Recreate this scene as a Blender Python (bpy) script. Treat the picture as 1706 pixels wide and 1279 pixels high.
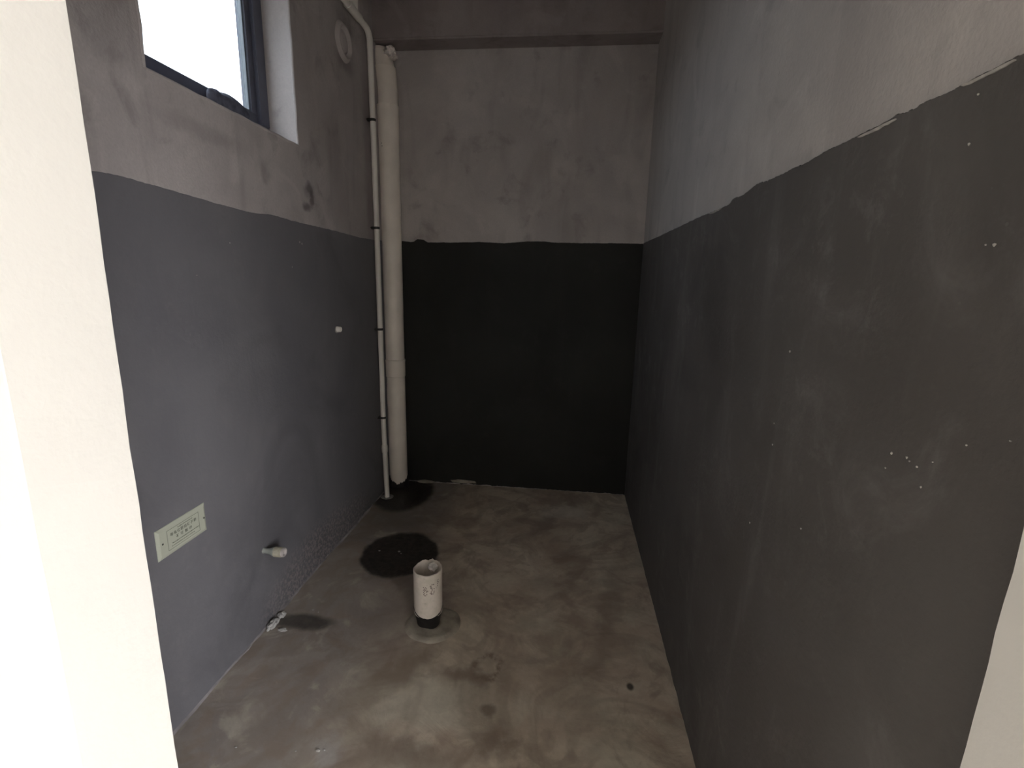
import bpy, bmesh, math, random
from mathutils import Vector, Matrix, noise

for _o in list(bpy.data.objects):
    bpy.data.objects.remove(_o)
S = bpy.context.scene
C = S.collection
random.seed(7)

# ------------------------------------------------------------------ camera
cam_d = bpy.data.cameras.new('camera')
cam_d.sensor_width = 36.0
cam_d.lens = 817.8 / 1706.0 * 36.0
cam_d.clip_start = 0.02
cam = bpy.data.objects.new('camera', cam_d)
C.objects.link(cam)
_r = Vector((0.99347822, 0.11179388, 0.02243128))
_u = Vector((-0.04512177, 0.20479654, 0.97776398))
_f = Vector((-0.10471418, 0.97239936, -0.20850524))
cam.matrix_world = Matrix(((_r.x, _u.x, -_f.x, 0), (_r.y, _u.y, -_f.y, 0), (_r.z, _u.z, -_f.z, 1.4), (0, 0, 0, 1)))
S.camera = cam

# ------------------------------------------------------------------ sky and exposure
S.view_settings.view_transform = 'Standard'
S.view_settings.look = 'None'
S.view_settings.exposure = 0.0
S.view_settings.gamma = 1.0
S.view_settings.use_curve_mapping = False
S.cycles.use_denoising = True
S.cycles.max_bounces = 10
S.cycles.diffuse_bounces = 6
S.cycles.sample_clamp_indirect = 6.0

SKY = 44.0
world = bpy.data.worlds.new('overcast_sky')
S.world = world
world.use_nodes = True
wn = world.node_tree.nodes
bg = wn['Background']
# overcast sky: brightest overhead, a third of that at the horizon; dull ground below
_l = world.node_tree.links
_tc = wn.new('ShaderNodeTexCoord'); _sp = wn.new('ShaderNodeSeparateXYZ')
_l.new(_tc.outputs['Generated'], _sp.inputs[0])
_el = wn.new('ShaderNodeMapRange'); _l.new(_sp.outputs[2], _el.inputs[0])
for _i, _v in ((1, 0.0), (2, 1.0), (3, 1 / 3), (4, 1.0)): _el.inputs[_i].default_value = _v
_gr = wn.new('ShaderNodeMapRange'); _l.new(_sp.outputs[2], _gr.inputs[0])
for _i, _v in ((1, -0.03), (2, 0.0), (3, 0.0), (4, 1.0)): _gr.inputs[_i].default_value = _v
_sk = wn.new('ShaderNodeVectorMath'); _sk.operation = 'SCALE'
_sk.inputs[0].default_value = (0.98, 0.985, 1.0); _l.new(_el.outputs[0], _sk.inputs['Scale'])
_mx = wn.new('ShaderNodeMix'); _mx.data_type = 'RGBA'
_l.new(_gr.outputs[0], _mx.inputs[0]); _mx.inputs[6].default_value = (0.085, 0.080, 0.072, 1); _l.new(_sk.outputs[0], _mx.inputs[7])
_l.new(_mx.outputs[2], bg.inputs['Color'])
bg.inputs['Strength'].default_value = SKY


def portal(name, loc, direction, sx, sy):
    d = bpy.data.lights.new(name, 'AREA')
    d.shape = 'RECTANGLE'
    d.size, d.size_y = sx, sy
    d.cycles.is_portal = True
    o = bpy.data.objects.new(name, d)
    C.objects.link(o)
    o.location = loc
    o.rotation_euler = Vector(direction).to_track_quat('-Z', 'Y').to_euler()
    return o


# daylight openings: the small window of the room and the big windows of the hall
portal('daylight_bathroom_window', (-1.43, 1.735, 2.26), (1, 0, 0), 0.60, 0.85)
HW = (-3.0, -0.9, 0.60, 2.45)          # hall window in the right wall: y0, y1, z0, z1
HX = 2.3
HY = -3.2
portal('daylight_hall_window', (HX + 0.12, (HW[0] + HW[1]) / 2, (HW[2] + HW[3]) / 2), (-1, 0, 0), HW[3] - HW[2], HW[1] - HW[0])

# ------------------------------------------------------------------ main measures
XL, XR, YB = -1.157, 0.441, 3.141
ZC = 3.0                    # ceiling
YF0, YF1 = 0.350, 0.455     # front wall (with the doorway)
DL, DR, DZ = -0.461, 0.417, 2.12
BEAM_Y, BEAM_Z = 3.0, 2.70
WY0, WY1, WZ0, WZ1 = 1.348, 2.120, 1.934, 2.62


# ------------------------------------------------------------------ materials
class NT:
    def __init__(self, name):
        self.m = bpy.data.materials.new(name)
        self.m.use_nodes = True
        self.t = self.m.node_tree
        self.b = self.t.nodes['Principled BSDF']
        tc = self.t.nodes.new('ShaderNodeTexCoord')
        self.co = tc.outputs['Object']

    def n(self, kind, **kw):
        x = self.t.nodes.new('ShaderNode' + kind)
        for k, v in kw.items():
            setattr(x, k, v)
        return x

    def put(self, sock, v):
        if isinstance(v, bpy.types.NodeSocket):
            self.t.links.new(v, sock)
        elif v is not None:
            if hasattr(sock.default_value, '__len__') and not hasattr(v, '__len__'):
                v = [v] * len(sock.default_value)
            if hasattr(v, '__len__') and len(v) == 3 and len(sock.default_value) == 4:
                v = (*v, 1)
            sock.default_value = v

    def noise(self, scale, detail=4, rough=0.55, dist=0.0, co=None, off=None):
        x = self.n('TexNoise')
        c = co or self.co
        if off is not None:
            c = self.vm('ADD', c, off)
        self.put(x.inputs['Vector'], c)
        x.inputs['Scale'].default_value = scale
        x.inputs['Detail'].default_value = detail
        x.inputs['Roughness'].default_value = rough
        x.inputs['Distortion'].default_value = dist
        return x

    def math(self, op, a, b=None, c=None, clamp=False):
        x = self.n('Math', operation=op)
        x.use_clamp = clamp
        self.put(x.inputs[0], a)
        if b is not None: self.put(x.inputs[1], b)
        if c is not None: self.put(x.inputs[2], c)
        return x.outputs[0]

    def vm(self, op, a, b=None, scale=None):
        x = self.n('VectorMath', operation=op)
        self.put(x.inputs[0], a)
        if b is not None: self.put(x.inputs[1], b)
        if scale is not None: self.put(x.inputs['Scale'], scale)
        return x.outputs['Value'] if op in ('LENGTH', 'DISTANCE', 'DOT_PRODUCT') else x.outputs['Vector']

    def rng(self, v, a, b, c=0.0, d=1.0, smooth=True):
        x = self.n('MapRange')
        x.interpolation_type = 'SMOOTHSTEP' if smooth else 'LINEAR'
        for i, q in enumerate((v, a, b, c, d)):
            self.put(x.inputs[i], q)
        return x.outputs[0]

    def mix(self, f, a, b, blend='MIX'):
        x = self.n('Mix', data_type='RGBA', blend_type=blend)
        self.put(x.inputs[0], f)
        self.put(x.inputs[6], a)
        self.put(x.inputs[7], b)
        return x.outputs[2]

    def bump(self, h, strength, dist=0.01):
        x = self.n('Bump')
        x.inputs['Strength'].default_value = strength
        x.inputs['Distance'].default_value = dist
        self.put(x.inputs['Height'], h)
        self.t.links.new(x.outputs[0], self.b.inputs['Normal'])

    def fin(self, color=None, rough=0.8, spec=0.5, metal=0.0):
        self.put(self.b.inputs['Base Color'], color)
        self.put(self.b.inputs['Roughness'], rough)
        self.put(self.b.inputs['Specular IOR Level'], spec)
        self.put(self.b.inputs['Metallic'], metal)
        return self.m


def plain(name, col, rough=0.6, spec=0.4, metal=0.0, var=0.12, scale=14.0, bump=0.0):
    t = NT(name)
    n = t.noise(scale, 4)
    lo = tuple(c * (1 - var) for c in col)
    hi = tuple(min(1, c * (1 + var)) for c in col)
    c = t.mix(t.rng(n.outputs[0], 0.3, 0.7), lo, hi)
    if bump:
        t.bump(t.noise(90, 4).outputs[0], bump, 0.003)
    return t.fin(c, rough, spec, metal)


def concrete(name, a, b, dark, streak=True, marks=(), edge=None):
    """bare cement render: clouds, trowel streaks, fine sand"""
    t = NT(name)
    big = t.noise(1.7, 5, 0.6, 0.6)
    mid = t.noise(6.5, 5, 0.62, 0.4, off=(3.1, 1.7, 5.2))
    col = t.mix(t.rng(big.outputs[0], 0.35, 0.68), a, b)
    blot = t.rng(mid.outputs[0], 0.54, 0.74)
    col = t.mix(t.math('MULTIPLY', blot, 0.55), col, dark)
    if streak:
        sc = t.vm('MULTIPLY', t.co, (7.0, 7.0, 1.6))
        st = t.noise(1.0, 3, 0.5, 0.8, co=sc)
        col = t.mix(t.math('MULTIPLY', t.rng(st.outputs[0], 0.5, 0.72), 0.30), col, dark)
    smear = t.noise(3.4, 4, 0.6, 1.2, off=(8.0, 2.0, 6.0))
    col = t.mix(t.math('MULTIPLY', t.rng(smear.outputs[0], 0.55, 0.72), 0.35), col, tuple(min(1, c * 1.18) for c in b))
    wv = t.vm('SCALE', t.vm('SUBTRACT', t.noise(14.0, 3, 0.6).outputs['Color'], (0.5, 0.5, 0.5)), scale=0.06)
    P = t.vm('ADD', t.co, wv)
    for (c, r, k, mc) in marks:
        d = t.vm('MULTIPLY', t.vm('SUBTRACT', P, c), tuple(1 / q for q in r))
        f = t.rng(t.vm('LENGTH', d), 1.4, 0.4, 0.0, 1.0)
        col = t.mix(t.math('MULTIPLY', f, k), col, mc)
    fine = t.noise(120, 3, 0.6)
    col = t.mix(t.math('MULTIPLY', t.rng(fine.outputs[0], 0.35, 0.7, smooth=False), 0.16), col, dark)
    h = t.math('ADD', t.math('MULTIPLY', mid.outputs[0], 1.0), t.math('MULTIPLY', fine.outputs[0], 0.25))
    t.bump(h, 0.35, 0.008)
    return t.fin(col, 0.92, 0.2)


M = {}
M['concrete'] = concrete('cement_render', (0.40, 0.367, 0.362), (0.50, 0.463, 0.453), (0.235, 0.208, 0.205))
M['concrete_left'] = concrete('cement_render_left', (0.43, 0.396, 0.395), (0.53, 0.492, 0.486), (0.245, 0.218, 0.216), marks=[
    ((XL, 2.185, 1.765), (1, .035, .035), .75, (.11, .095, .10)), ((XL, 2.20, 1.73), (1, .018, .035), .7, (.11, .09, .095)), ((XL, 2.155, 1.690), (1, .040, .022), .7, (.11, .095, .10)),
    ((XL, 1.86, 1.775), (1, .03, .04), .4, (.17, .14, .14)), ((XL, 2.62, 2.44), (1, .11, .05), .45, (.15, .13, .13)), ((XL, 2.64, 2.63), (1, .12, .05), .3, (.17, .15, .15)),
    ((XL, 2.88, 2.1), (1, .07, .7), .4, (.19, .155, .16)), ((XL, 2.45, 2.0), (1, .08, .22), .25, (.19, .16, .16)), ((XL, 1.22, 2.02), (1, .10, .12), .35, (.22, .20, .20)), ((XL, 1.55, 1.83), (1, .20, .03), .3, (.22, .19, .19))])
M['concrete_right'] = concrete('cement_render_right', (0.455, 0.425, 0.412), (0.525, 0.490, 0.470), (0.335, 0.308, 0.300))
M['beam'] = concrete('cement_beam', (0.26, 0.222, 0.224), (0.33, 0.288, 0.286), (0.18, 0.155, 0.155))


def coating(name, a, b, pale, dustiness, foot=False):
    """black brushed waterproofing slurry with dusty wipes and paint specks"""
    t = NT(name)
    big = t.noise(2.3, 5, 0.6, 0.5)
    col = t.mix(t.rng(big.outputs[0], 0.32, 0.7), a, b)
    sc = t.vm('MULTIPLY', t.co, (9.0, 9.0, 1.3))
    st = t.noise(1.0, 4, 0.55, 0.6, co=sc)
    col = t.mix(t.math('MULTIPLY', t.rng(st.outputs[0], 0.5, 0.75), 0.3 * dustiness), col, pale)
    dn = t.noise(5.0, 6, 0.7, 1.0, off=(9.0, 4.0, 2.0))
    col = t.mix(t.math('MULTIPLY', t.rng(dn.outputs[0], 0.52, 0.80), 0.45 * dustiness), col, pale)
    vo = t.n('TexVoronoi')
    t.put(vo.inputs['Vector'], t.co)
    vo.inputs['Scale'].default_value = 26
    sp = t.rng(vo.outputs['Distance'], 0.03, 0.075, 1.0, 0.0)
    gate = t.rng(t.noise(3.2, 2, 0.5, off=(1.0, 7.0, 3.0)).outputs[0], 0.58, 0.70)
    col = t.mix(t.math('MULTIPLY', t.math('MULTIPLY', sp, gate), 0.22 * dustiness), col, (0.30, 0.29, 0.28))
    fl = t.noise(13.0, 5, 0.75, 0.4, off=(2.0, 9.0, 5.0))
    gate2 = t.rng(t.noise(1.6, 3, 0.6, off=(5.0, 1.0, 8.0)).outputs[0], 0.42, 0.62)
    col = t.mix(t.math('MULTIPLY', t.math('MULTIPLY', t.rng(fl.outputs[0], 0.50, 0.68), gate2), 0.5 * dustiness), col, pale)
    dk = t.noise(1.9, 4, 0.6, 0.8, off=(4.0, 3.0, 9.0))
    col = t.mix(t.math('MULTIPLY', t.rng(dk.outputs[0], 0.50, 0.70), 0.4), col, tuple(c * 0.62 for c in a))
    if foot:
        wv = t.vm('SCALE', t.vm('SUBTRACT', t.noise(10.0, 3, 0.6).outputs['Color'], (0.5, 0.5, 0.5)), scale=0.12)
        d = t.vm('MULTIPLY', t.vm('SUBTRACT', t.vm('ADD', t.co, wv), (XL, 2.15, .02)), (1, 1 / .55, 1 / .20))
        f = t.rng(t.vm('LENGTH', d), 1.2, 0.5, 0.0, 1.0)
        gr = t.noise(70, 3, 0.7)
        col = t.mix(t.math('MULTIPLY', f, t.rng(gr.outputs[0], 0.46, 0.58, 0.0, 1.0)), col, (0.32, 0.285, 0.29))
        col = t.mix(t.math('MULTIPLY', f, 0.35), col, (0.07, 0.062, 0.062))
    fine = t.noise(75, 4, 0.6)
    t.bump(t.math('ADD', fine.outputs[0], t.math('MULTIPLY', st.outputs[0], 1.5)), 0.22, 0.004)
    return t.fin(col, t.rng(big.outputs[0], 0.3, 0.7, 0.62, 0.82), 0.35)


M['coat_left'] = coating('black_slurry_left_lit', (0.150, 0.147, 0.162), (0.178, 0.174, 0.188), (0.24, 0.23, 0.235), 0.4, foot=True)  # same black slurry, paler and bluer: doorway light and haze put into the colour
M['coat_back'] = coating('black_slurry_back_shaded', (0.0135, 0.0135, 0.012), (0.017, 0.0165, 0.015), (0.032, 0.031, 0.028), 0.5)  # same slurry, with the shade of the far end put into its colour
M['coat_right'] = coating('black_slurry_right_lit', (0.092, 0.083, 0.079), (0.112, 0.103, 0.099), (0.200, 0.186, 0.182), 1.0)  # same slurry, some of this wall's light put into the tone


def floor_material():
    t = NT('cement_screed')
    wob = t.noise(9.0, 4, 0.6)
    wv = t.vm('SCALE', t.vm('SUBTRACT', wob.outputs['Color'], (0.660, 0.660, 0.660)), scale=0.16)
    P = t.vm('ADD', t.co, wv)

    def ell(cx, cy, rx, ry, soft, src=P, ang=0.0):
        d = t.vm('SUBTRACT', src, (cx, cy, 0))
        if ang:
            r = t.n('VectorRotate', rotation_type='Z_AXIS')
            t.put(r.inputs['Vector'], d)
            r.inputs['Angle'].default_value = ang
            d = r.outputs[0]
        d = t.vm('MULTIPLY', d, (1 / rx, 1 / ry, 0))
        L = t.vm('LENGTH', d)
        return t.rng(L, 1 + soft, 1 - soft, 0.0, 1.0), L

    big = t.noise(1.9, 6, 0.62, 1.6)
    mid = t.noise(4.2, 5, 0.60, 1.1, off=(4, 2, 1))
    fine = t.noise(46, 5, 0.62)
    c0 = t.mix(t.rng(big.outputs[0], 0.34, 0.66), (0.498, 0.399, 0.320), (0.660, 0.577, 0.469))
    c0 = t.mix(t.math('MULTIPLY', t.rng(mid.outputs[0], 0.49, 0.66), 0.62), c0, (0.326, 0.246, 0.194))
    hue = t.noise(2.6, 3, 0.5, 0.5, off=(7, 7, 0))
    c0 = t.mix(t.math('MULTIPLY', t.rng(hue.outputs[0], 0.55, 0.7), 0.28), c0, (0.498, 0.479, 0.376))
    # greyer, cooler strip by the left wall
    sx = t.n('SeparateXYZ'); t.put(sx.inputs[0], P)
    cool = t.rng(sx.outputs[0], -0.50, -0.85)
    c0 = t.mix(t.math('MULTIPLY', cool, 0.75), c0, (0.249, 0.230, 0.225))

    mot = t.noise(7.0, 5, 0.6, 0.7, off=(1, 6, 2))
    c0 = t.mix(t.math('MULTIPLY', t.rng(mot.outputs[0], 0.51, 0.64), 0.50), c0, (0.312, 0.243, 0.195))
    c0 = t.mix(t.math('MULTIPLY', t.rng(mot.outputs[0], 0.47, 0.32), 0.40), c0, (0.660, 0.612, 0.502))

    def lay(c, f, k, col):
        return t.mix(t.math('MULTIPLY', f, k), c, col)

    # paler swept areas
    c0 = lay(c0, ell(-0.43, 1.34, 0.19, 0.10, 0.7)[0], 0.45, (0.660, 0.647, 0.545))
    c0 = lay(c0, ell(-0.12, 1.45, 0.22, 0.16, 0.8)[0], 0.25, (0.660, 0.584, 0.484))
    c0 = lay(c0, ell(0.01, 2.80, 0.14, 0.085, 0.5)[0], 0.95, (0.66, 0.59, 0.51))
    c0 = lay(c0, ell(-0.68, 1.13, 0.055, 0.035, 0.6)[0], 0.6, (0.660, 0.660, 0.660))
    c0 = lay(c0, ell(-0.62, 1.92, 0.20, 0.10, 0.8)[0], 0.30, (0.631, 0.551, 0.469))
    # brown, darker sweeps
    c0 = lay(c0, ell(-0.10, 2.62, 0.05, 0.17, 0.8, ang=0.5)[0], 0.6, (0.200, 0.151, 0.129))
    c0 = lay(c0, ell(0.02, 2.30, 0.09, 0.16, 0.8, ang=-0.5)[0], 0.45, (0.283, 0.195, 0.152))
    m, L = ell(-0.28, 1.64, 0.36, 0.20, 0.4)
    ga = t.rng(t.noise(3.1, 3, 0.6, 0.5, off=(3, 8, 1)).outputs[0], 0.40, 0.62)
    arc = t.math('MULTIPLY', ga, t.rng(t.math('ABSOLUTE', t.math('SUBTRACT', L, 1.0)), 0.34, 0.0))
    c0 = lay(c0, arc, 0.55, (0.283, 0.209, 0.164))
    m, L = ell(-0.42, 1.30, 0.24, 0.17, 0.4)
    arc = t.math('MULTIPLY', ga, t.rng(t.math('ABSOLUTE', t.math('SUBTRACT', L, 1.0)), 0.32, 0.0))
    c0 = lay(c0, arc, 0.7, (0.248, 0.189, 0.152))
    sw = t.noise(2.1, 4, 0.58, 1.3, off=(6, 3, 2))
    c0 = t.mix(t.math('MULTIPLY', t.rng(t.math('ABSOLUTE', t.math('SUBTRACT', sw.outputs[0], 0.5)), 0.085, 0.0), 0.34), c0, (0.236, 0.189, 0.152))
    c0 = lay(c0, ell(-0.66, 1.78, 0.16, 0.24, 0.7)[0], 0.50, (0.254, 0.220, 0.212))  # soft greyer darkening beside the standing pipe
    c0 = lay(c0, ell(0.20, 1.85, 0.045, 0.42, 0.7, ang=0.22)[0], 0.55, (0.248, 0.189, 0.155))
    c0 = lay(c0, ell(-0.56, 1.45, 0.05, 0.17, 0.7, ang=0.5)[0], 0.60, (0.236, 0.183, 0.143))
    c0 = lay(c0, ell(-0.50, 1.12, 0.20, 0.06, 0.7)[0], 0.55, (0.211, 0.171, 0.140))
    c0 = lay(c0, ell(-0.05, 2.05, 0.10, 0.07, 0.8)[0], 0.40, (0.236, 0.185, 0.157))
    # scuffed ring and little holes in the screed
    P2 = t.vm('ADD', t.co, t.vm('SCALE', wv, scale=0.45))
    m, L = ell(-0.245, 1.525, 0.050, 0.055, 0.4, P2)
    ring = t.rng(t.math('ABSOLUTE', t.math('SUBTRACT', L, 1.0)), 0.45, 0.05)
    ring = t.math('MULTIPLY', ring, t.rng(t.noise(17, 4, 0.7, off=(3, 1, 1)).outputs[0], 0.40, 0.60))
    c0 = lay(c0, ring, 0.8, (0.200, 0.151, 0.115))
    c0 = lay(c0, ell(-0.21, 1.350, 0.026, 0.022, 0.5, P2)[0], 0.75, (0.167, 0.133, 0.104))
    c0 = lay(c0, ell(0.282, 1.518, 0.012, 0.016, 0.4, t.co)[0], 0.9, (0.036, 0.031, 0.026))
    # splashes of black slurry: round patch, pipe corner, smear by the left wall
    P3 = t.vm('ADD', t.co, t.vm('SCALE', wv, scale=0.35))
    k1 = ell(-0.812, 2.226, 0.198, 0.208, 0.07, P3)[0]
    k2 = ell(-1.02, 2.93, 0.185, 0.27, 0.12, P3)[0]
    k3 = ell(-1.03, 1.665, 0.125, 0.048, 0.35, P3)[0]
    k4 = ell(-0.93, 2.56, 0.20, 0.10, 0.7)[0]
    c0 = lay(c0, k4, 0.5, (0.200, 0.177, 0.157))
    c0 = lay(c0, k3, 0.85, (0.036, 0.035, 0.035))
    kk = t.math('MAXIMUM', k1, k2)
    c0 = lay(c0, kk, 0.97, (0.0115, 0.0110, 0.0105))
    # white crumbs of plaster
    vo = t.n('TexVoronoi'); t.put(vo.inputs['Vector'], t.co); vo.inputs['Scale'].default_value = 15
    sp = t.rng(vo.outputs['Distance'], 0.025, 0.05, 1.0, 0.0)
    gate = t.rng(t.noise(5.0, 2, 0.5, off=(2, 5, 3)).outputs[0], 0.60, 0.68)
    c0 = lay(c0, t.math('MULTIPLY', sp, gate), 0.5, (0.660, 0.660, 0.660))
    c0 = t.mix(t.math('MULTIPLY', t.rng(fine.outputs[0], 0.35, 0.7, smooth=False), 0.18), c0, (0.248, 0.195, 0.157))
    h = t.math('ADD', t.math('MULTIPLY', mid.outputs[0], 1.5), t.math('MULTIPLY', fine.outputs[0], 0.3))
    t.bump(h, 0.35, 0.008)
    rough = t.rng(big.outputs[0], 0.3, 0.7, 0.60, 0.80)
    rough = t.math('SUBTRACT', rough, t.math('MULTIPLY', kk, 0.28))
    return t.fin(c0, rough, 0.35)


M['floor'] = floor_material()
M['white_wall'] = plain('white_wall_paint', (0.765, 0.745, 0.71), 0.75, 0.3, var=0.015, scale=3, bump=0.15)
M['hall_floor'] = plain('hall_floor_tile', (0.62, 0.58, 0.52), 0.5, 0.4, var=0.05, scale=2)
M['grey_jamb'] = plain('door_jamb_putty', (0.80, 0.76, 0.70), 0.8, 0.3, var=0.02, scale=5, bump=0.2)
M['frame'] = plain('anthracite_aluminium', (0.088, 0.092, 0.128), 0.42, 0.5, metal=0.0, var=0.08)
M['gasket'] = plain('grey_glazing_bead', (0.12, 0.14, 0.165), 0.4, 0.5, var=0.05)
M['lump'] = plain('dark_dry_mortar', (0.092, 0.094, 0.122), 0.9, 0.2, var=0.3, scale=30, bump=0.5)
M['pvc'] = plain('aged_white_pvc', (0.88, 0.81, 0.74), 0.42, 0.5, var=0.07, scale=5, bump=0.05)
M['pvc_thin'] = plain('pale_grey_pvc', (0.85, 0.82, 0.77), 0.45, 0.5, var=0.05, scale=6)
M['clip'] = plain('dark_pipe_clip', (0.030, 0.028, 0.027), 0.5, 0.4, var=0.1)
M['seal'] = plain('pale_joint_mortar', (0.80, 0.74, 0.71), 0.9, 0.2, var=0.25, scale=30, bump=0.6)
M['black'] = plain('black_slurry_on_pipe', (0.020, 0.018, 0.017), 0.6, 0.35, var=0.3, scale=20, bump=0.4)
M['escutcheon'] = plain('dusty_grey_ring', (0.34, 0.33, 0.31), 0.6, 0.4, var=0.3, scale=60)
M['collar'] = plain('cement_collar', (0.36, 0.325, 0.275), 0.85, 0.25, var=0.22, scale=16, bump=0.5)
M['plate'] = plain('ivory_plate', (0.47, 0.485, 0.40), 0.45, 0.45, var=0.03, scale=8)
M['fillet'] = plain('grey_cement_fillet', (0.25, 0.23, 0.235), 0.9, 0.2, var=0.4, scale=7)
M['print'] = plain('faded_green_grey_print', (0.105, 0.112, 0.085), 0.6, 0.3, var=0.05)
M['screw'] = plain('dark_screw', (0.03, 0.03, 0.026), 0.4, 0.5, var=0.1)
M['stub'] = plain('grey_green_water_pipe', (0.33, 0.345, 0.315), 0.5, 0.4, var=0.05, scale=30)
M['plug'] = plain('ivory_threaded_plug', (0.36, 0.335, 0.265), 0.5, 0.4, var=0.12, scale=120, bump=0.2)
M['plug_face'] = plain('pale_plug_face', (0.44, 0.405, 0.39), 0.5, 0.4, var=0.15, scale=90)
M['crumb'] = plain('grey_plaster_crumb', (0.42, 0.41, 0.40), 0.9, 0.2, var=0.2, scale=60, bump=0.5)
M['speck'] = plain('pale_plaster_splash', (0.42, 0.40, 0.38), 0.9, 0.2, var=0.2, scale=60)
M['patch'] = concrete('patched_cement', (0.46, 0.42, 0.415), (0.54, 0.50, 0.49), (0.30, 0.27, 0.265), False)


def soil_pipe_material():
    t = NT('stained_white_pvc')
    n = t.noise(16, 5, 0.65)
    col = t.mix(t.rng(n.outputs[0], 0.4, 0.7), (0.74, 0.67, 0.61), (0.62, 0.575, 0.50))
    col = t.mix(t.math('MULTIPLY', t.rng(t.noise(60, 4, 0.7).outputs[0], 0.55, 0.75), 0.4), col, (0.36, 0.33, 0.27))
    return t.fin(col, 0.5, 0.45)


M['soil'] = soil_pipe_material()


def glass_material():
    t = NT('window_glass')
    nt = t.t
    g = nt.nodes.new('ShaderNodeBsdfGlossy'); g.inputs['Roughness'].default_value = 0.05
    tr = nt.nodes.new('ShaderNodeBsdfTransparent'); tr.inputs['Color'].default_value = (0.44, 0.47, 0.49, 1)
    fr = nt.nodes.new('ShaderNodeMath'); fr.inputs[0].default_value = 0.06; fr.inputs[1].default_value = 0.0
    mx = nt.nodes.new('ShaderNodeMixShader')
    nt.links.new(fr.outputs[0], mx.inputs[0]); nt.links.new(tr.outputs[0], mx.inputs[1]); nt.links.new(g.outputs[0], mx.inputs[2])
    nt.links.new(mx.outputs[0], nt.nodes['Material Output'].inputs[0])
    nt.nodes.remove(t.b)
    return t.m


M['glass'] = glass_material()


# ------------------------------------------------------------------ mesh helpers
def link(name, bm, mat, parent=None, smooth=False, loc=None):
    """one mesh object; geometry is given in world coordinates, the origin moved to loc"""
    me = bpy.data.meshes.new(name)
    if loc is not None:
        bmesh.ops.translate(bm, verts=bm.verts, vec=-Vector(loc))
    bmesh.ops.recalc_face_normals(bm, faces=bm.faces)
    bm.to_mesh(me)
    bm.free()
    if smooth:
        for p in me.polygons:
            p.use_smooth = True
        try:
            me.set_sharp_from_angle(angle=math.radians(40))
        except Exception:
            pass
    me.materials.append(M[mat] if isinstance(mat, str) else mat)
    o = bpy.data.objects.new(name, me)
    C.objects.link(o)
    if loc is not None:
        o.location = loc
    if parent is not None:
        o.parent = parent
        if loc is None:
            o.location = -world_loc(parent)
        else:
            o.location = Vector(loc) - world_loc(parent)
    return o


def world_loc(o):
    v = Vector(o.location)
    while o.parent:
        o = o.parent
        v += Vector(o.location)
    return v


def thing(name, loc, label, cat, group=None):
    o = bpy.data.objects.new(name, None)
    o.empty_display_size = 0.05
    C.objects.link(o)
    o.location = loc
    tag(o, label, cat, group)
    return o


def tag(o, label, cat, group=None):
    o['label'] = label
    o['category'] = cat
    if group:
        o['group'] = group


def struct(o):
    o['kind'] = 'structure'
    return o


def box(bm, x0, x1, y0, y1, z0, z1, bevel=0.0, seg=2):
    r = bmesh.ops.create_cube(bm, size=1.0)
    vs = r['verts']
    for v in vs:
        v.co = Vector((x0 + (v.co.x + .5) * (x1 - x0), y0 + (v.co.y + .5) * (y1 - y0), z0 + (v.co.z + .5) * (z1 - z0)))
    if bevel:
        es = {e for v in vs for e in v.link_edges}
        bmesh.ops.bevel(bm, geom=list(es), offset=bevel, segments=seg, affect='EDGES')
    return vs


def lathe(bm, origin, axis, prof, n=40, cap0=False, cap1=False, wob=None):
    """prof = [(distance along axis, radius)]"""
    axis = Vector(axis).normalized()
    a = axis.orthogonal().normalized()
    b = axis.cross(a)
    o = Vector(origin)
    rings = []
    for k, (d, r) in enumerate(prof):
        ring = []
        for i in range(n):
            t = 2 * math.pi * i / n
            rr, dd = (wob(k, i, t, r, d) if wob else (r, d))
            ring.append(bm.verts.new(o + axis * dd + (a * math.cos(t) + b * math.sin(t)) * rr))
        rings.append(ring)
    for p, q in zip(rings, rings[1:]):
        for i in range(n):
            j = (i + 1) % n
            bm.faces.new((p[i], p[j], q[j], q[i]))
    if cap0: bm.faces.new(rings[0])
    if cap1: bm.faces.new(rings[-1])
    return rings


def tube(bm, pts, r, n=20):
    pts = [Vector(p) for p in pts]
    rings = []
    up = None
    for k, p in enumerate(pts):
        d = (pts[min(k + 1, len(pts) - 1)] - pts[max(k - 1, 0)]).normalized()
        if up is None:
            up = d.orthogonal().normalized()
        up = (up - d * up.dot(d)).normalized()
        sd = d.cross(up)
        rings.append([bm.verts.new(p + (up * math.cos(2 * math.pi * i / n) + sd * math.sin(2 * math.pi * i / n)) * r) for i in range(n)])
    for p, q in zip(rings, rings[1:]):
        for i in range(n):
            j = (i + 1) % n
            bm.faces.new((p[i], p[j], q[j], q[i]))
    bm.faces.new(rings[0]); bm.faces.new(rings[-1])


def blob(bm, c, rx, ry, rz, sub=3, amp=0.25, fr=2.0, seed=0.0, flat=None):
    r = bmesh.ops.create_icosphere(bm, subdivisions=sub, radius=1.0)
    for v in r['verts']:
        k = 1 + amp * noise.noise(v.co * fr + Vector((seed, seed * 1.7, seed * .3)))
        q = v.co * k
        v.co = Vector((c[0] + q.x * rx, c[1] + q.y * ry, c[2] + q.z * rz))
        if flat is not None and v.co.z < flat:
            v.co.z = flat


def interp(pts, x):
    pts = sorted(pts)
    if x <= pts[0][0]: return pts[0][1]
    for (a, b), (c, d) in zip(pts, pts[1:]):
        if x <= c:
            return b + (d - b) * (x - a) / (c - a)
    return pts[-1][1]


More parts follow.
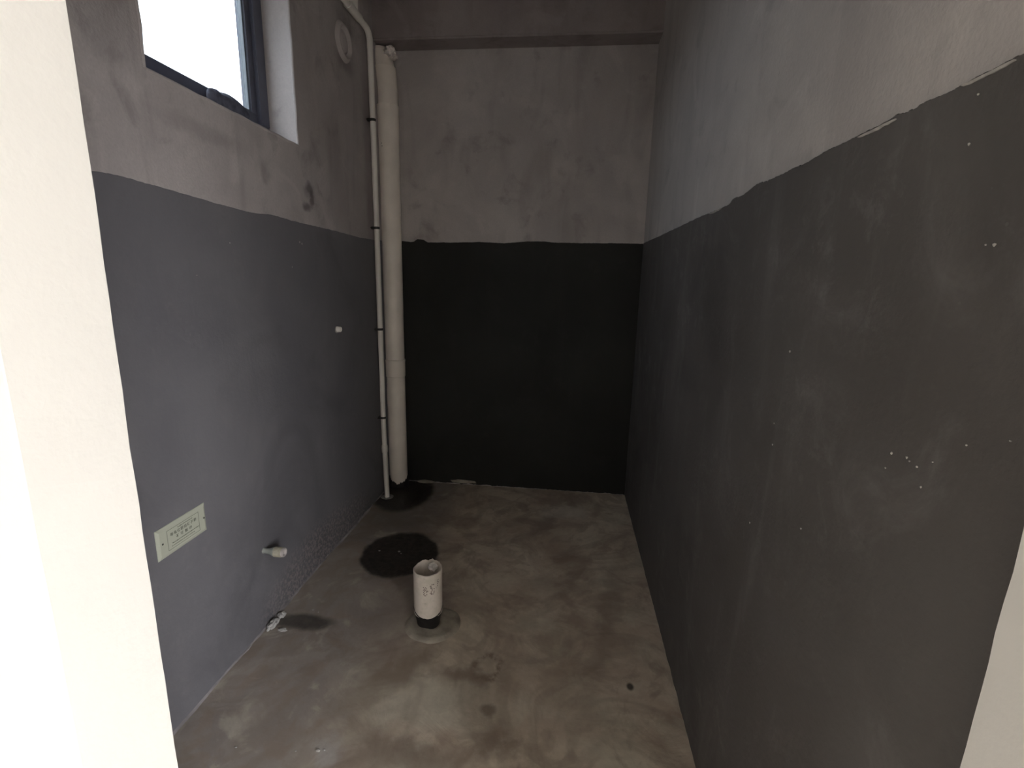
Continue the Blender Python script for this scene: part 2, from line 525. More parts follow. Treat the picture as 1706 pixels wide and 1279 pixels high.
# ------------------------------------------------------------------ the room shell
# floor of the small room: hand-trowelled screed, sunk a little in the round patch
bm = bmesh.new()
nx, ny = 96, 176
fx0, fx1, fy0, fy1 = XL - 0.02, XR + 0.02, YF0, YB + 0.02
grid = []
for j in range(ny + 1):
    row = []
    for i in range(nx + 1):
        x = fx0 + (fx1 - fx0) * i / nx
        y = fy0 + (fy1 - fy0) * j / ny
        z = 0.0035 * noise.noise(Vector((x * 3.2, y * 3.2, 0.3))) + 0.0014 * noise.noise(Vector((x * 11, y * 11, 2.0)))
        d = math.hypot((x + 0.805) / 0.19, (y - 2.225) / 0.215)
        if d < 1.15:
            t = max(0.0, min(1.0, (1.15 - d) / 0.35))
            z -= 0.006 * t * t * (3 - 2 * t)
        row.append(bm.verts.new((x, y, z - 0.001)))
    grid.append(row)
for j in range(ny):
    for i in range(nx):
        bm.faces.new((grid[j][i], grid[j][i + 1], grid[j + 1][i + 1], grid[j + 1][i]))
# body of the slab below
for v in box(bm, fx0, fx1, fy0, fy1, -0.15, -0.012):
    pass
floor = struct(link('floor', bm, 'floor', smooth=True))

# left wall with the window opening
WT = 0.195
bm = bmesh.new()
X0 = XL - WT
ya, yb = YF1 - 0.1, YB + 0.2
box(bm, X0, XL, ya, WY0, -0.15, ZC)
box(bm, X0, XL, WY1, yb, -0.15, ZC)
box(bm, X0, XL, WY0, WY1, -0.15, WZ0)
box(bm, X0, XL, WY0, WY1, WZ1, ZC)
wall_left = struct(link('wall_left', bm, 'concrete_left'))

# rough plaster arrises round the opening
bm = bmesh.new()
def arris(bm, p0, p1, r, seed):
    p0, p1 = Vector(p0), Vector(p1)
    n = 40
    pts = []
    for i in range(n + 1):
        p = p0.lerp(p1, i / n)
        p += Vector((0, noise.noise(Vector((p.y * 14, p.z * 14, seed))) * 0.004, noise.noise(Vector((p.y * 14, p.z * 14, seed + 5))) * 0.004))
        pts.append(p)
    tube(bm, pts, r, 8)
arris(bm, (XL - 0.004, WY1 + 0.001, WZ0), (XL - 0.004, WY1 - 0.004, WZ1), 0.0065, 1.0)
arris(bm, (XL - 0.004, WY0 - 0.001, WZ0), (XL - 0.004, WY0 - 0.001, WZ1), 0.0065, 2.0)
arris(bm, (XL - 0.004, WY0, WZ0 - 0.002), (XL - 0.004, WY1, WZ0 - 0.004), 0.0065, 3.0)
link('plaster_edge', bm, 'concrete_left', wall_left, smooth=True)

bm = bmesh.new()
box(bm, XL - 0.25, XR + 0.25, YB, YB + 0.2, -0.15, ZC)
wall_back = struct(link('wall_back', bm, 'concrete'))
bm = bmesh.new()
box(bm, XR, XR + 0.2, YF1 - 0.1, YB + 0.2, -0.15, ZC)
wall_right = struct(link('wall_right', bm, 'concrete_right'))
bm = bmesh.new()
box(bm, XL - 0.28, XR + 0.2, YF0 - 0.0, YB + 0.2, ZC, ZC + 0.15)
ceiling = struct(link('ceiling', bm, 'concrete'))
# beam along the back wall
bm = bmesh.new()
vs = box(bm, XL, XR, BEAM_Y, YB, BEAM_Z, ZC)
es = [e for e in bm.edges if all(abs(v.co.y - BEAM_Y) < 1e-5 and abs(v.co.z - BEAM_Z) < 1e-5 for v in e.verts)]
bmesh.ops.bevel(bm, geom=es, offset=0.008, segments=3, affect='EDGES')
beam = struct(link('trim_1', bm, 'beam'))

# front wall with the doorway, white on the jambs and on the hall side
def wobbly_jamb(bm, x_edge, x_far, seed):
    n = 70
    z0, z1 = -0.15, DZ
    prev = None
    for k in range(n + 1):
        z = z0 + (z1 - z0) * k / n
        w = 0.0016 * noise.noise(Vector((z * 16, seed, 0))) + 0.0022 * noise.noise(Vector((z * 3, seed, 4)))
        w2 = 0.0012 * noise.noise(Vector((z * 9, seed + 9, 0)))
        ring = [bm.verts.new(p) for p in ((x_edge + w, YF1, z), (x_edge + w2, YF0 + 0.001, z), (x_edge + w2 + math.copysign(0.001, x_far - x_edge), YF0, z),
                                          (x_far, YF0, z), (x_far, YF1, z))]
        if prev:
            for i in range(5):
                j = (i + 1) % 5
                bm.faces.new((prev[i], prev[j], ring[j], ring[i]))
        else:
            bm.faces.new(ring)
        prev = ring
    bm.faces.new(prev)
bm = bmesh.new()
wobbly_jamb(bm, DL, -2.8, 1.0)
wobbly_jamb(bm, DR, 2.3, 5.0)
box(bm, -2.8, 2.3, YF0, YF1, DZ, ZC)
wall_front = struct(link('wall_front', bm, 'white_wall'))

# hall behind the camera, which lights the doorway
bm = bmesh.new(); box(bm, -2.8, HX + 0.2, HY - 0.2, YF0, -0.15, -0.004); struct(link('floor', bm, 'hall_floor'))
bm = bmesh.new(); box(bm, -2.8, HX + 0.2, HY - 0.2, YF0, ZC - 0.1, ZC + 0.1); struct(link('ceiling', bm, 'white_wall'))
bm = bmesh.new(); box(bm, -3.0, -2.8, HY - 0.2, YF1, -0.15, ZC); struct(link('wall_hall_left', bm, 'white_wall'))
bm = bmesh.new()
box(bm, -2.8, HX, HY - 0.2, HY, -0.15, ZC)
struct(link('wall_hall_back', bm, 'white_wall'))
bm = bmesh.new()
y0, y1, z0, z1 = HW
box(bm, HX, HX + 0.2, HY - 0.2, y0, -0.15, ZC); box(bm, HX, HX + 0.2, y1, YF1, -0.15, ZC)
box(bm, HX, HX + 0.2, y0, y1, -0.15, z0); box(bm, HX, HX + 0.2, y0, y1, z1, ZC)
struct(link('wall_hall_right', bm, 'white_wall'))

# ------------------------------------------------------------------ black slurry coats
def coat(name, mat, parent, to3d, s0, s1, prof, seed, thick, dense=420, z_bot=None):
    """sheet of brushed slurry: uneven top edge following prof, thin but solid"""
    bm = bmesh.new()
    F, B = [], []
    for i in range(dense + 1):
        s = s0 + (s1 - s0) * i / dense
        top = interp(prof, s) + 0.0020 * noise.noise(Vector((s * 22, seed, 0))) + 0.0012 * noise.noise(Vector((s * 75, seed, 1))) + 0.0016 * max(-0.1, noise.noise(Vector((s * 210, seed, 6)))) * (1.6 if dense > 420 else 1.0)
        bot = 0.000 + (0.004 + 0.006 * noise.noise(Vector((s * 17, seed, 3))) + 0.003 * noise.noise(Vector((s * 60, seed, 8))))
        bot = max(bot, -0.004)
        F.append((bm.verts.new(to3d(s, bot, thick)), bm.verts.new(to3d(s, top - 0.0015, thick))))
        B.append((bm.verts.new(to3d(s, bot, 0.0)), bm.verts.new(to3d(s, top, 0.0))))
    for i in range(dense):
        bm.faces.new((F[i][0], F[i + 1][0], F[i + 1][1], F[i][1]))
        bm.faces.new((F[i][1], F[i + 1][1], B[i + 1][1], B[i][1]))
        bm.faces.new((B[i][0], F[i][0], F[i + 1][0], B[i + 1][0])) if False else bm.faces.new((F[i][0], B[i][0], B[i + 1][0], F[i + 1][0]))
    return link(name, bm, mat, parent)


LP = [(0.46, 1.628), (1.1, 1.630), (1.137, 1.632), (1.182, 1.636), (1.233, 1.637), (1.297, 1.634), (1.423, 1.629), (1.575, 1.621), (1.728, 1.616), (1.798, 1.617), (1.875, 1.624),
      (1.956, 1.621), (2.092, 1.617), (2.248, 1.616), (2.428, 1.614), (2.716, 1.606), (2.888, 1.610), (3.14, 1.62)]
BP = [(-1.157, 1.62), (-1.069, 1.623), (-1.002, 1.617), (-0.985, 1.619), (-0.963, 1.635), (-0.924, 1.633), (-0.895, 1.616), (-0.75, 1.617), (-0.559, 1.623), (-0.407, 1.618), (-0.258, 1.631),
      (-0.165, 1.632), (-0.091, 1.626), (0.11, 1.626), (0.29, 1.628), (0.441, 1.627)]
RP = [(3.14, 1.627), (3.13, 1.630), (2.592, 1.626), (2.075, 1.625), (1.848, 1.625), (1.634, 1.620), (1.518, 1.619), (1.476, 1.630), (1.399, 1.627), (1.312, 1.637), (1.211, 1.631), (1.15, 1.631),
      (1.045, 1.630), (0.98, 1.633), (0.919, 1.632), (0.873, 1.632), (0.828, 1.632), (0.788, 1.633), (0.764, 1.630), (0.741, 1.631), (0.718, 1.632), (0.682, 1.630), (0.656, 1.631), (0.60, 1.631), (0.46, 1.631)]
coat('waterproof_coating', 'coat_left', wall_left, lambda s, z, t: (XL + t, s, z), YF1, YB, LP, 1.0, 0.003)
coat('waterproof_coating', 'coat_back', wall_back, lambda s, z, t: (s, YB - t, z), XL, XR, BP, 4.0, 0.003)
coat('waterproof_coating', 'coat_right', wall_right, lambda s, z, t: (XR - t, s, z), YF1, YB, RP, 7.0, 0.003, 1500)

# ledge of bare plaster showing under the slurry edge on the right wall
def flake(ya, yb, z, h, seed):
    bm = bmesh.new()
    n = 26
    top, bot, tb, bb = [], [], [], []
    for i in range(n + 1):
        t = i / n
        y = ya + (yb - ya) * t
        hh = h * (math.sin(math.pi * min(1, max(0, t * 0.96 + 0.02))) ** 0.5) * (0.75 + 0.5 * noise.noise(Vector((y * 90, seed, 0))))
        zt = z + 0.0006 * noise.noise(Vector((y * 40, seed, 2)))
        top.append(bm.verts.new((XR - 0.0065, y, zt))); bot.append(bm.verts.new((XR - 0.0045, y, zt - abs(hh))))
        tb.append(bm.verts.new((XR - 0.002, y, zt + 0.0004))); bb.append(bm.verts.new((XR - 0.002, y, zt - abs(hh) - 0.0004)))
    for i in range(n):
        bm.faces.new((top[i], top[i + 1], bot[i + 1], bot[i]))
        bm.faces.new((tb[i], tb[i + 1], top[i + 1], top[i]))
        bm.faces.new((bot[i], bot[i + 1], bb[i + 1], bb[i]))
    return link('plaster_flake', bm, 'speck', wall_right)
flake(0.879, 0.788, 1.6275, 0.0035, 1.0)
flake(0.672, 0.603, 1.6275, 0.0028, 4.0)
flake(1.70, 1.575, 1.618, 0.004, 8.0)

# splashes of plaster on the right and left coats
def splashes(pts, to3d, parent, seed):
    bm = bmesh.new()
    rnd = random.Random(seed)
    for (y, z, r) in pts:
        c = to3d(y, z)
        q = bmesh.ops.create_icosphere(bm, subdivisions=1, radius=1.0)
        for v in q['verts']:
            v.co = Vector((c[0] + v.co.x * 0.0012, c[1] + v.co.y * r * rnd.uniform(0.7, 1.3), c[2] + v.co.z * r * rnd.uniform(0.7, 1.3)))
    o = link('pale_specks', bm, 'speck', parent)
    o['kind'] = 'stuff'
rp = [(0.645, 1.559, .0018), (0.581, 1.446, .0022), (0.592, 1.447, .0012), (1.01, 1.274, .0025), (0.673, 1.185, .0022), (0.644, 1.190, .0020), (0.638, 1.187, .0012),
      (0.624, 1.185, .0016), (0.611, 1.164, .0016), (0.679, 1.162, .0012), (1.089, 0.868, .0028), (0.867, 0.972, .0024), (0.646, 1.610, .0012), (1.029, 1.076, .0022),
      (0.511, 1.256, .0012), (0.601, 1.20, .0010), (1.035, 1.12, .0016), (0.56, 1.235, .0012)]
splashes(rp, lambda y, z: (XR - 0.0035, y, z), wall_right, 1)
splashes([(2.072, 1.536, .0045), (2.09, 1.530, .004), (2.0, 1.43, .003), (1.62, 1.50, .0025), (1.45, 1.39, .002)], lambda y, z: (XL + 0.0035, y, z), wall_left, 2)

# patched round pipe hole high on the left wall
bm = bmesh.new()
def _w(k, i, t, r, d):
    return r * (1 + 0.06 * noise.noise(Vector((math.cos(t) * 1.5, math.sin(t) * 1.5, 3)))), d
lathe(bm, (XL - 0.001, 2.605, 2.525), (1, 0, 0), [(0.0, .090), (.006, .082), (.017, .073), (.018, .066), (.014, .060), (.001, .054), (.000, .046), (.008, .036), (.010, .018), (.010, .001)], 40, wob=_w)
link('hole_patch', bm, 'patch', wall_left, smooth=True)

# skirting lump of old mortar on the foot of the back wall
bm = bmesh.new()
blob(bm, (-0.66, YB - 0.008, 0.022), 0.085, 0.012, 0.012, 3, 0.35, 2.5, 2.0)
blob(bm, (-0.93, YB - 0.010, 0.004), 0.06, 0.018, 0.010, 3, 0.3, 2.5, 4.0)
link('mortar_smear', bm, 'collar', wall_back, smooth=True)
# thin fillet of cement along the foot of the left and back walls
bm = bmesh.new()
n = 150
prev = None
for i in range(n + 1):
    y = 1.0 + (YB - 1.0) * i / n
    a = 0.006 + 0.009 * noise.noise(Vector((y * 7, 1, 0))) + 0.006 * noise.noise(Vector((y * 25, 3, 0)))
    h = 0.005 + 0.010 * noise.noise(Vector((y * 9, 6, 0)))
    r = [bm.verts.new((XL + 0.002, y, max(.002, h))), bm.verts.new((XL + a * .5 + .004, y, max(.002, h * .45))), bm.verts.new((XL + max(.004, a) + 0.006, y, -0.004))]
    if prev:
        for k in range(2):
            bm.faces.new((prev[k], prev[k + 1], r[k + 1], r[k]))
    prev = r
link('cement_fillet', bm, 'fillet', floor, smooth=True)

bm = bmesh.new()  # plaster splashes, plus pale specks in the round patch standing for wet highlights
for (x, y, z, r) in ((-.919, 2.242, -.004, .006), (-.816, 2.252, -.005, .007), (-.80, 2.235, -.005, .004), (-.49, 1.638, .006, .0035), (-.933, 1.123, .001, .0035), (-.685, 1.146, .001, .007),
                     (-.667, 1.150, .001, .004), (-1.02, 1.745, .002, .005), (-.99, 1.735, .002, .003), (-.75, 1.135, .001, .003), (.05, 2.75, .001, .004)):
    q = bmesh.ops.create_icosphere(bm, subdivisions=1, radius=1.0)
    for v in q['verts']:
        v.co = Vector((x + v.co.x * r * 1.1, y + v.co.y * r * .8, z + v.co.z * r * .45))
link('pale_specks', bm, 'speck', floor)['kind'] = 'stuff'

# ------------------------------------------------------------------ window
XF = -1.278                                  # room-side face of the outer frame
win = bpy.data.objects.new('window_1', None); C.objects.link(win); win.location = (XF, (WY0 + WY1) / 2, WZ0); struct(win)
FW = 0.062
bm = bmesh.new()
box(bm, XF - 0.06, XF, WY0, WY1, WZ0, WZ0 + FW, 0.003)
box(bm, XF - 0.06, XF, WY0, WY1, WZ1 - FW, WZ1, 0.003)
box(bm, XF - 0.06, XF, WY0, WY0 + FW, WZ0 + FW - .001, WZ1 - FW + .001, 0.003)
box(bm, XF - 0.06, XF, WY1 - FW, WY1, WZ0 + FW - .001, WZ1 - FW + .001, 0.003)
link('window_frame', bm, 'frame', win)
sy0, sy1, sz0, sz1, SW = WY0 + FW - .004, WY1 - FW + .004, WZ0 + FW - .004, WZ1 - FW + .004, 0.040
bm = bmesh.new()
xa, xb = XF - 0.052, XF - 0.014
box(bm, xa, xb, sy0, sy1, sz0, sz0 + SW, 0.002)
box(bm, xa, xb, sy0, sy1, sz1 - SW, sz1, 0.002)
box(bm, xa, xb, sy0, sy0 + SW, sz0 + SW - .001, sz1 - SW + .001, 0.002)
box(bm, xa, xb, sy1 - SW, sy1, sz0 + SW - .001, sz1 - SW + .001, 0.002)
sash = link('window_sash', bm, 'frame', win)
bm = bmesh.new()
g = 0.007
yy0, yy1, zz0, zz1 = sy0 + SW, sy1 - SW, sz0 + SW, sz1 - SW
box(bm, XF - 0.04, XF - 0.020, yy0, yy1, zz0 - .002, zz0 + g, .001)
box(bm, XF - 0.04, XF - 0.020, yy0, yy1, zz1 - g, zz1 + .002, .001)
box(bm, XF - 0.04, XF - 0.020, yy0 - .002, yy0 + g, zz0, zz1, .001)
box(bm, XF - 0.04, XF - 0.020, yy1 - g, yy1 + .002, zz0, zz1, .001)
link('glazing_bead', bm, 'gasket', sash)
bm = bmesh.new()
box(bm, XF - 0.036, XF - 0.031, yy0 - .003, yy1 + .003, zz0 - .003, zz1 + .003)
link('glass_pane', bm, 'glass', sash)

# dried lump on the lower frame
bm = bmesh.new()
blob(bm, (XF - 0.002, 1.862, 2.004), 0.018, 0.115, 0.038, 4, 0.14, 1.3, 3.0)
blob(bm, (XF - 0.002, 1.795, 2.006), 0.015, 0.045, 0.034, 3, 0.15, 1.5, 6.0)
lump = link('mortar_lump', bm, 'lump', smooth=True, loc=(XF, 1.86, 1.99))
tag(lump, 'dark dried mortar lump stuck on the lower frame of the window', 'mortar lump')

_a = Vector((0, 0, 1)).orthogonal().normalized(); _b = Vector((0, 0, 1)).cross(_a)
def AX(t):
    v = _a * math.cos(t) + _b * math.sin(t)
    return v.x, v.y

# ------------------------------------------------------------------ thick stack pipe in the back corner
SX, SY, SR = -1.095, 3.066, 0.060
st = thing('drain_pipe', (SX, SY, 0), 'thick beige plastic drain pipe standing upright in the back left corner', 'pipe')
def tilt(bm, z0=0.0):
    for v in bm.verts:
        v.co.x += -0.004 * math.sin(v.co.z * 1.1) - 0.003 - 0.004 * max(0.0, v.co.z - 1.6)
bm = bmesh.new()
lathe(bm, (SX, SY, 0), (0, 0, 1), [(-.002, SR), (.40, SR), (.862, SR), (2.27, SR)], 56)
tilt(bm); link('pipe_body', bm, 'pvc', st, smooth=True)
bm = bmesh.new()
lathe(bm, (SX, SY, 0), (0, 0, 1), [(2.16, SR), (2.24, SR + .0015), (2.33, SR + .003), (2.368, SR + .005), (2.380, SR + .0055), (2.384, SR - .001)], 56)
tilt(bm); link('pipe_socket', bm, 'pvc', st, smooth=True)
bm = bmesh.new()
lathe(bm, (SX, SY, 0), (0, 0, 1), [(.760, SR), (.764, SR + .0035), (.852, SR + .004), (.866, SR + .006), (.872, SR + .005), (.874, SR)], 56)
tilt(bm); link('pipe_socket', bm, 'pvc', st, smooth=True)
# upper length leaning slightly towards the wall
bm = bmesh.new()
rings = lathe(bm, (SX - .006, SY, 0), (0, 0, 1), [(2.36, SR - .002), (2.45, SR - .002), (2.55, SR - .002), (2.585, SR + .001), (2.59, SR - .004), (2.62, SR - .004), (2.66, SR - .008), (2.69, SR - .012)], 56)
for v in bm.verts:
    t = max(0, v.co.z - 2.5)
    v.co.x -= 0.12 * t + 0.6 * t * t
    v.co.y += 0.5 * t * t
link('pipe_elbow', bm, 'pvc', st, smooth=True)
bm = bmesh.new()
blob(bm, (-1.068, 3.025, 2.652), 0.030, 0.030, 0.024, 3, 0.55, 2.4, 1.5)
blob(bm, (-1.045, 3.030, 2.625), 0.018, 0.022, 0.014, 3, 0.5, 2.8, 5.5)
link('joint_mortar', bm, 'seal', st, smooth=True)
bm = bmesh.new()
def _jag(k, i, t, r, d):
    if k >= 1:
        x, y = AX(t)
        d += 0.050 * (1 - max(0.0, x * .337 - y * .942)) + 0.020 * noise.noise(Vector((math.cos(t) * 4, math.sin(t) * 4, 2))) + 0.012 * noise.noise(Vector((math.cos(t) * 14, math.sin(t) * 14, 7)))
    return r, d
lathe(bm, (SX, SY, 0), (0, 0, 1), [(-.002, SR + .008), (.026, SR + .003), (.032, SR + .0005)], 120, wob=_jag)
tilt(bm); link('black_slurry', bm, 'black', st)
# little dark print marks on the thick pipe
bm = bmesh.new()
for (ang, z) in ((-2.05, 2.165), (-2.0, 2.150), (-2.05, .838)):
    c = Vector((SX - .004 + math.cos(ang) * SR, SY + math.sin(ang) * SR, z))
    q = bmesh.ops.create_icosphere(bm, subdivisions=1, radius=1.0)
    for v in q['verts']:
        v.co = c + Vector((v.co.x * .006, v.co.y * .003, v.co.z * .006))
link('dark_mark', bm, 'escutcheon', st)['kind'] = 'stuff'

# ------------------------------------------------------------------ thin pipe along the left wall
TR = 0.0155
TX, TY = -1.124, 2.882
tp = thing('water_pipe', (-1.108, 2.862, 0), 'thin pale grey plastic pipe clipped to the left wall beside the thick pipe', 'pipe')
pts = [(-1.106, 2.860, -0.002), (-1.110, 2.866, .10), (-1.116, 2.874, .25), (-1.119, 2.877, .33), (TX, TY, .55), (TX, TY, 1.10), (TX, TY - .003, 1.70), (TX, TY - .006, 2.25), (TX, TY - .012, 2.56)]
bm = bmesh.new()
bend = []
c0 = Vector((TX, TY - .012, 2.62))
for k in range(1, 9):
    a = k / 8 * math.pi / 2
    bend.append((TX, TY - .012 - .05 * (1 - math.cos(a)), 2.635 + .05 * math.sin(a)))
pts2 = pts + [(TX, TY - .012, 2.60)] + bend + [(TX, 2.78, 2.686), (TX, 2.70, 2.688)]
tube(bm, pts2, TR, 24)
link('pipe_body', bm, 'pvc_thin', tp, smooth=True)
# elbow fitting sleeve at the bend
bm = bmesh.new()
sl = [(TX, TY - .012, 2.605)] + bend + [(TX, 2.80, 2.686)]
tube(bm, sl, TR + .0012, 24)
link('elbow_fitting', bm, 'pvc_thin', tp, smooth=True)
# tee with riser to the ceiling and the branch going on towards the door
bm = bmesh.new()
tube(bm, [(TX, 2.735, 2.687), (TX, 2.66, 2.688), (TX, 2.60, 2.688)], TR + .0055, 24)
tube(bm, [(TX, 2.675, 2.688), (TX, 2.675, 2.745)], TR + .0055, 24)
link('tee_fitting', bm, 'pvc_thin', tp, smooth=True)
bm = bmesh.new()
tube(bm, [(TX, 2.675, 2.74), (TX, 2.675, ZC)], TR, 24)
tube(bm, [(TX, 2.61, 2.688), (TX, 2.45, 2.688), (TX, 2.2, 2.688), (TX, .6, 2.69)], TR, 24)
link('branch_pipe', bm, 'pvc_thin', tp, smooth=True)
for z in (2.25, 1.674, 1.085, .528):
    bm = bmesh.new()
    yc = TY - (.006 if z > 2 else .003 if z > 1.5 else 0)
    lathe(bm, (TX, yc, z - .006), (0, 0, 1), [(-.001, TR), (0, TR + .0022), (.012, TR + .0022), (.013, TR)], 24)
    box(bm, XL + .0035, TX - TR + .002, yc - .011, yc + .011, z - .007, z + .007, .001)
    box(bm, XL + .0035, TX + .004, yc - .021, yc - TR + .002, z - .003, z + .003, .001)
    box(bm, XL + .0035, TX + .004, yc + TR - .002, yc + .021, z - .003, z + .003, .001)
    link('pipe_clip', bm, 'clip', tp)
bm = bmesh.new()
lathe(bm, (-1.119, 2.877, .300), (0, 0, 1), [(-.004, TR), (0, TR + .003), (.022, TR + .005), (.046, TR + .003), (.050, TR)], 24)
link('pipe_coupling', bm, 'pvc_thin', tp, smooth=True)
bm = bmesh.new()
def _e(k, i, t, r, d):
    return r * (1 + .12 * noise.noise(Vector((math.cos(t) * 3, math.sin(t) * 3, k * .3)))), d
lathe(bm, (-1.106, 2.860, -.003), (0, 0, 1), [(0, .042), (.006, .038), (.009, .028), (.007, .020), (.004, .014)], 36, wob=_e)
link('floor_ring', bm, 'escutcheon', tp, smooth=True)

# ------------------------------------------------------------------ short pipe standing out of the floor
PX, PY, PR, PH = -0.5135, 1.742, 0.0578, 0.250
sp = thing('toilet_drain_pipe', (PX, PY, 0), 'short wide open-topped white plastic drain pipe rising from the middle of the floor', 'pipe')
bm = bmesh.new()
def _rim(k, i, t, r, d):
    if k in (1, 2):
        # the far side of the rim is broken and a little higher
        back = 0.0
        s = noise.noise(Vector((math.cos(t) * 3, math.sin(t) * 3, 5)))
        d += .0035 * s
        x, y = AX(t)
        if y > .2:
            d += .006 * (y - .2) * (1 + 1.3 * noise.noise(Vector((x * 7, y * 7, 1))))
    return r, d
lathe(bm, (PX, PY, 0), (0, 0, 1), [(.058, PR), (PH - .001, PR), (PH, PR - .0035), (.06, PR - .0035)], 96, wob=_rim)
body = link('pipe_body', bm, 'soil', sp, smooth=True)
bm = bmesh.new()
def _jag2(k, i, t, r, d):
    if k >= 3:
        x, y = AX(t)
        d += 0.030 * (1 - max(0.0, x * .284 - y * .959)) + 0.004 * noise.noise(Vector((math.cos(t) * 5, math.sin(t) * 5, 2)))
    return r, d
lathe(bm, (PX, PY, 0), (0, 0, 1), [(-.004, .046), (.018, .047), (.044, .053), (.056, PR + .0012), (.0585, PR + .0002)], 80, wob=_jag2)
link('black_slurry', bm, 'black', sp, smooth=True)
bm = bmesh.new()
def _col(k, i, t, r, d):
    s = noise.noise(Vector((math.cos(t) * 1.6, math.sin(t) * 1.6, 4 + k * .15)))
    return r * (1 + .09 * s), d + (.003 * s if 0 < k < 6 else 0)
lathe(bm, (PX + .020, PY - .010, 0), (0, 0, 1), [(-.006, .118), (.002, .110), (.0085, .100), (.0105, .088), (.007, .074), (.006, .060), (.008, .046), (.006, .036)], 72, wob=_col)
link('cement_collar', bm, 'collar', sp, smooth=True)
# rags and dirt stuffed in the mouth
bm = bmesh.new()
blob(bm, (PX + .012, PY + .030, PH - .012), .020, .016, .016, 3, .5, 2.5, 3.0)
link('mortar_clot', bm, 'seal', sp, smooth=True)
bm = bmesh.new()
lathe(bm, (PX, PY, .10), (0, 0, 1), [(0, PR - .004), (.004, .02), (.006, .001)], 40)
link('inner_plug', bm, 'clip', sp)
# worn printed characters and a slit at the rim
bm = bmesh.new()
def on_pipe(ang, z, w, h, dr=.0006):
    q = []
    for (sa, sz) in ((-1, -1), (1, -1), (1, 1), (-1, 1)):
        a = ang + sa * w / PR / 2
        q.append(bm.verts.new((PX + math.cos(a) * (PR + dr), PY + math.sin(a) * (PR + dr), z + sz * h / 2)))
    bm.faces.new(q)
rnd = random.Random(3)
# ang -pi/2 faces the camera side; view comes slightly from the right
def glyph(ang, z, rows):
    for r_, row in enumerate(rows):
        for c_, ch in enumerate(row):
            if ch == '#':
                on_pipe(ang + (c_ - len(row) / 2) * .0040 / PR + rnd.uniform(-.012, .012), z - r_ * .0052 + rnd.uniform(-.0006, .0006), .0033, .0040)
glyph(-1.42, .200, ["#.#..", ".#.#.", "###..", ".#.##", "#..#.", ".#...", "#..#.", ".##.."])
glyph(-0.98, .210, ["..###", "##...", ".#...", ".##..", "..#.#", "..#..", ".#..#", "##..#", ".###."])
glyph(-0.52, .222, ["..#.", ".#..", "..#.", ".#..", "....", ".#.."])
link('worn_print', bm, plain('worn_dark_print', (.17, .12, .115), .7, .3), sp)

# ------------------------------------------------------------------ water outlet stub on the left wall
so = thing('water_outlet', (XL, 1.650, .324), 'ivory threaded plug on a grey pipe stub low on the left wall', 'water outlet')
bm = bmesh.new()
lathe(bm, (XL, 1.650, .325), (1, 0, 0), [(0, .0125), (.003, .0120), (.006, .0105), (.014, .0100), (.028, .0115), (.038, .0150), (.044, .0180), (.050, .0185)], 32, cap1=True)
link('pipe_stub', bm, 'stub', so, smooth=True)
bm = bmesh.new()
prof = [(.049, .0165)]
for k in range(7):
    prof += [(.050 + k * .0044, .0178), (.0520 + k * .0044, .0200)]
prof += [(.082, .0185), (.084, .0175)]
lathe(bm, (XL, 1.650, .324), (1, 0, 0), prof, 32, cap0=True)
link('threaded_plug', bm, 'plug', so)
bm = bmesh.new()
lathe(bm, (XL, 1.650, .324), (1, 0, 0), [(.083, .0185), (.090, .0178), (.092, .0150), (.090, .0105), (.085, .0085), (.084, .002)], 32, cap1=True)
link('plug_cap', bm, 'plug_face', so, smooth=True)

pg = thing('wall_plug', (XL, 2.373, 1.131), 'small white round pipe plug halfway up the left wall near the back', 'pipe plug')
bm = bmesh.new()
lathe(bm, (XL, 2.373, 1.131), (1, 0, 0), [(0, .0185), (.006, .0180), (.007, .0125)], 24, cap1=True)
link('collar', bm, 'escutcheon', pg, smooth=True)
bm = bmesh.new()
lathe(bm, (XL, 2.373, 1.133), (1, 0, 0), [(.005, .0150), (.022, .0140), (.026, .0115), (.023, .006)], 24, cap1=True)
link('plug_cap', bm, 'pvc_thin', pg, smooth=True)

# ------------------------------------------------------------------ printed cover plate on the left wall
py0, py1, pz0, pz1 = 1.172, 1.369, .568, .664
pl = thing('cover_plate', (XL, (py0 + py1) / 2, pz0), 'ivory rectangular cover plate with printed characters and two screws on the left wall', 'cover plate')
XP = XL + .009
bm = bmesh.new()
q = lambda ins, x: [bm.verts.new(p) for p in ((x, py0 + ins, pz0 + ins), (x, py1 - ins, pz0 + ins), (x, py1 - ins, pz1 - ins), (x, py0 + ins, pz1 - ins))]
rr = [q(0, XL + .001), q(.0005, XL + .005), q(.008, XP - .0005), q(.010, XP)]
for a, b in zip(rr, rr[1:]):
    for i in range(4):
        j = (i + 1) % 4
        bm.faces.new((a[i], a[j], b[j], b[i]))
bm.faces.new(rr[-1])
link('plate_body', bm, 'plate', pl)
for (y, z) in ((1.190, .616), (1.357, .616)):
    bm = bmesh.new()
    lathe(bm, (XP - .001, y, z), (1, 0, 0), [(0, .0032), (.0016, .0030), (.0022, .0020), (.0016, .0006)], 20, cap1=True)
    link('screw', bm, 'screw', pl, smooth=True)
bm = bmesh.new()
by0, by1, bz0, bz1, w = 1.208, 1.336, .584, .648, .0010
xp0, xp1 = XP - .0002, XP + .0003
box(bm, xp0, xp1, by0, by1, bz0, bz0 + w); box(bm, xp0, xp1, by0, by1, bz1 - w, bz1)
box(bm, xp0, xp1, by0, by0 + w, bz0, bz1); box(bm, xp0, xp1, by1 - w, by1, bz0, bz1)
link('printed_border', bm, 'print', pl)


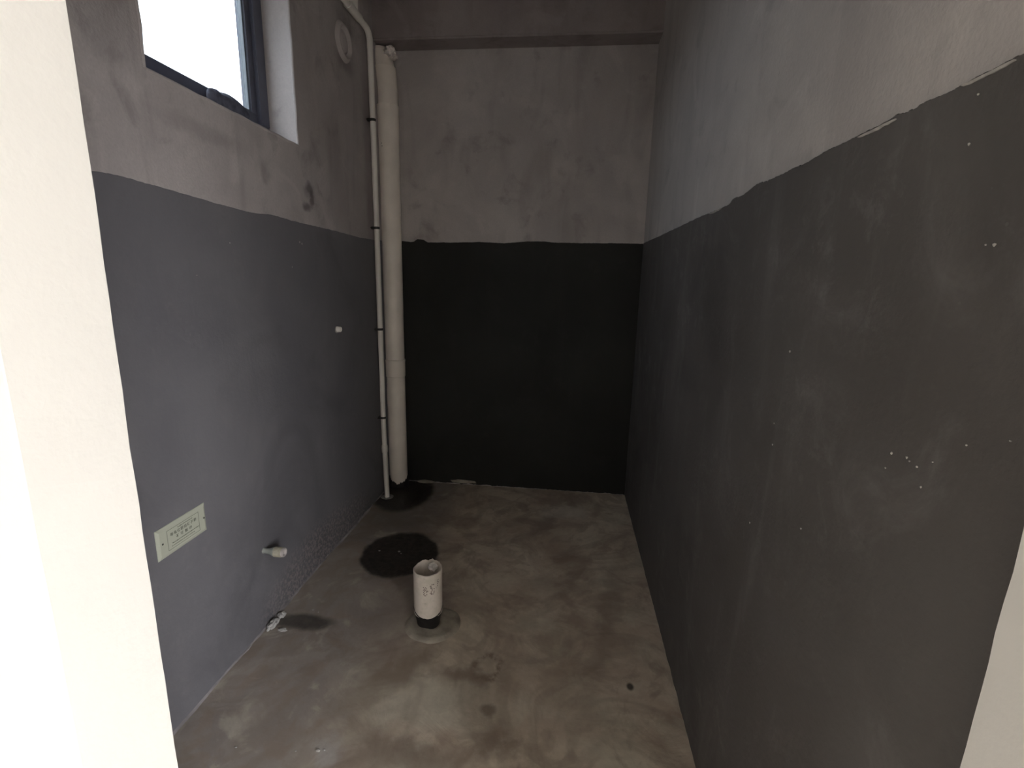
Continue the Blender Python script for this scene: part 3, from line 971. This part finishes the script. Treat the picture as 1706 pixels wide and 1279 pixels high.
def text(body, size, yc, zc, space=1.0):
    cu = bpy.data.curves.new('printed_text', 'FONT')
    cu.body = body
    cu.size = size
    cu.align_x = 'CENTER'
    cu.align_y = 'CENTER'
    cu.space_character = space
    cu.offset = size * .016
    cu.resolution_u = 2
    o = bpy.data.objects.new('printed_text', cu)
    C.objects.link(o)
    bpy.context.view_layer.update()
    me = bpy.data.meshes.new_from_object(o.evaluated_get(bpy.context.evaluated_depsgraph_get()))
    bpy.data.objects.remove(o)
    bm = bmesh.new(); bm.from_mesh(me)
    for v in bm.verts:
        v.co = Vector((XP + .0003, yc + v.co.x, zc + v.co.y))
    return link('printed_text', bm, 'print', pl)
for row, pitch, z in (('等电位联结端子箱', .0134, .6285), ('不可触动', .0176, .6130)):
    for k, ch in enumerate(row):
        text(ch, .0118, 1.272 + (k - (len(row) - 1) / 2) * pitch, z)
# three lines of print too small and worn to read
bm = bmesh.new()
rnd = random.Random(5)
for (ya_, yb_, z, h) in ((1.250, 1.306, .6405, .0030), (1.224, 1.330, .6010, .0034), (1.222, 1.310, .5925, .0026)):
    y = ya_
    while y < yb_:
        L = rnd.uniform(.0018, .0042)
        box(bm, xp0, xp1, y, y + L, z - h / 2 * rnd.uniform(.5, 1), z + h / 2 * rnd.uniform(.5, 1))
        y += L + rnd.uniform(.0008, .0018)
link('small_print', bm, 'print', pl)['kind'] = 'stuff'

# ------------------------------------------------------------------ crumbs of plaster by the left wall
def crumb(c, rx, ry, rz, seed, label):
    bm = bmesh.new()
    blob(bm, c, rx, ry, rz, 3, .55, 1.8, seed, flat=0.0)
    o = link('plaster_crumb', bm, 'crumb', smooth=False, loc=(c[0], c[1], 0))
    tag(o, label, 'plaster crumb', 'plaster crumbs on the floor against the left wall')
crumb((-1.130, 1.632, .008), .016, .032, .014, 1.0, 'largest grey plaster crumb, nearest on the floor edge against the left wall')
crumb((-1.128, 1.690, .006), .012, .018, .010, 4.0, 'small grey plaster crumb against the left wall, behind the largest one')
crumb((-1.078, 1.612, .003), .020, .008, .005, 9.0, 'thin flat plaster crumb lying on the floor a little out from the left wall')
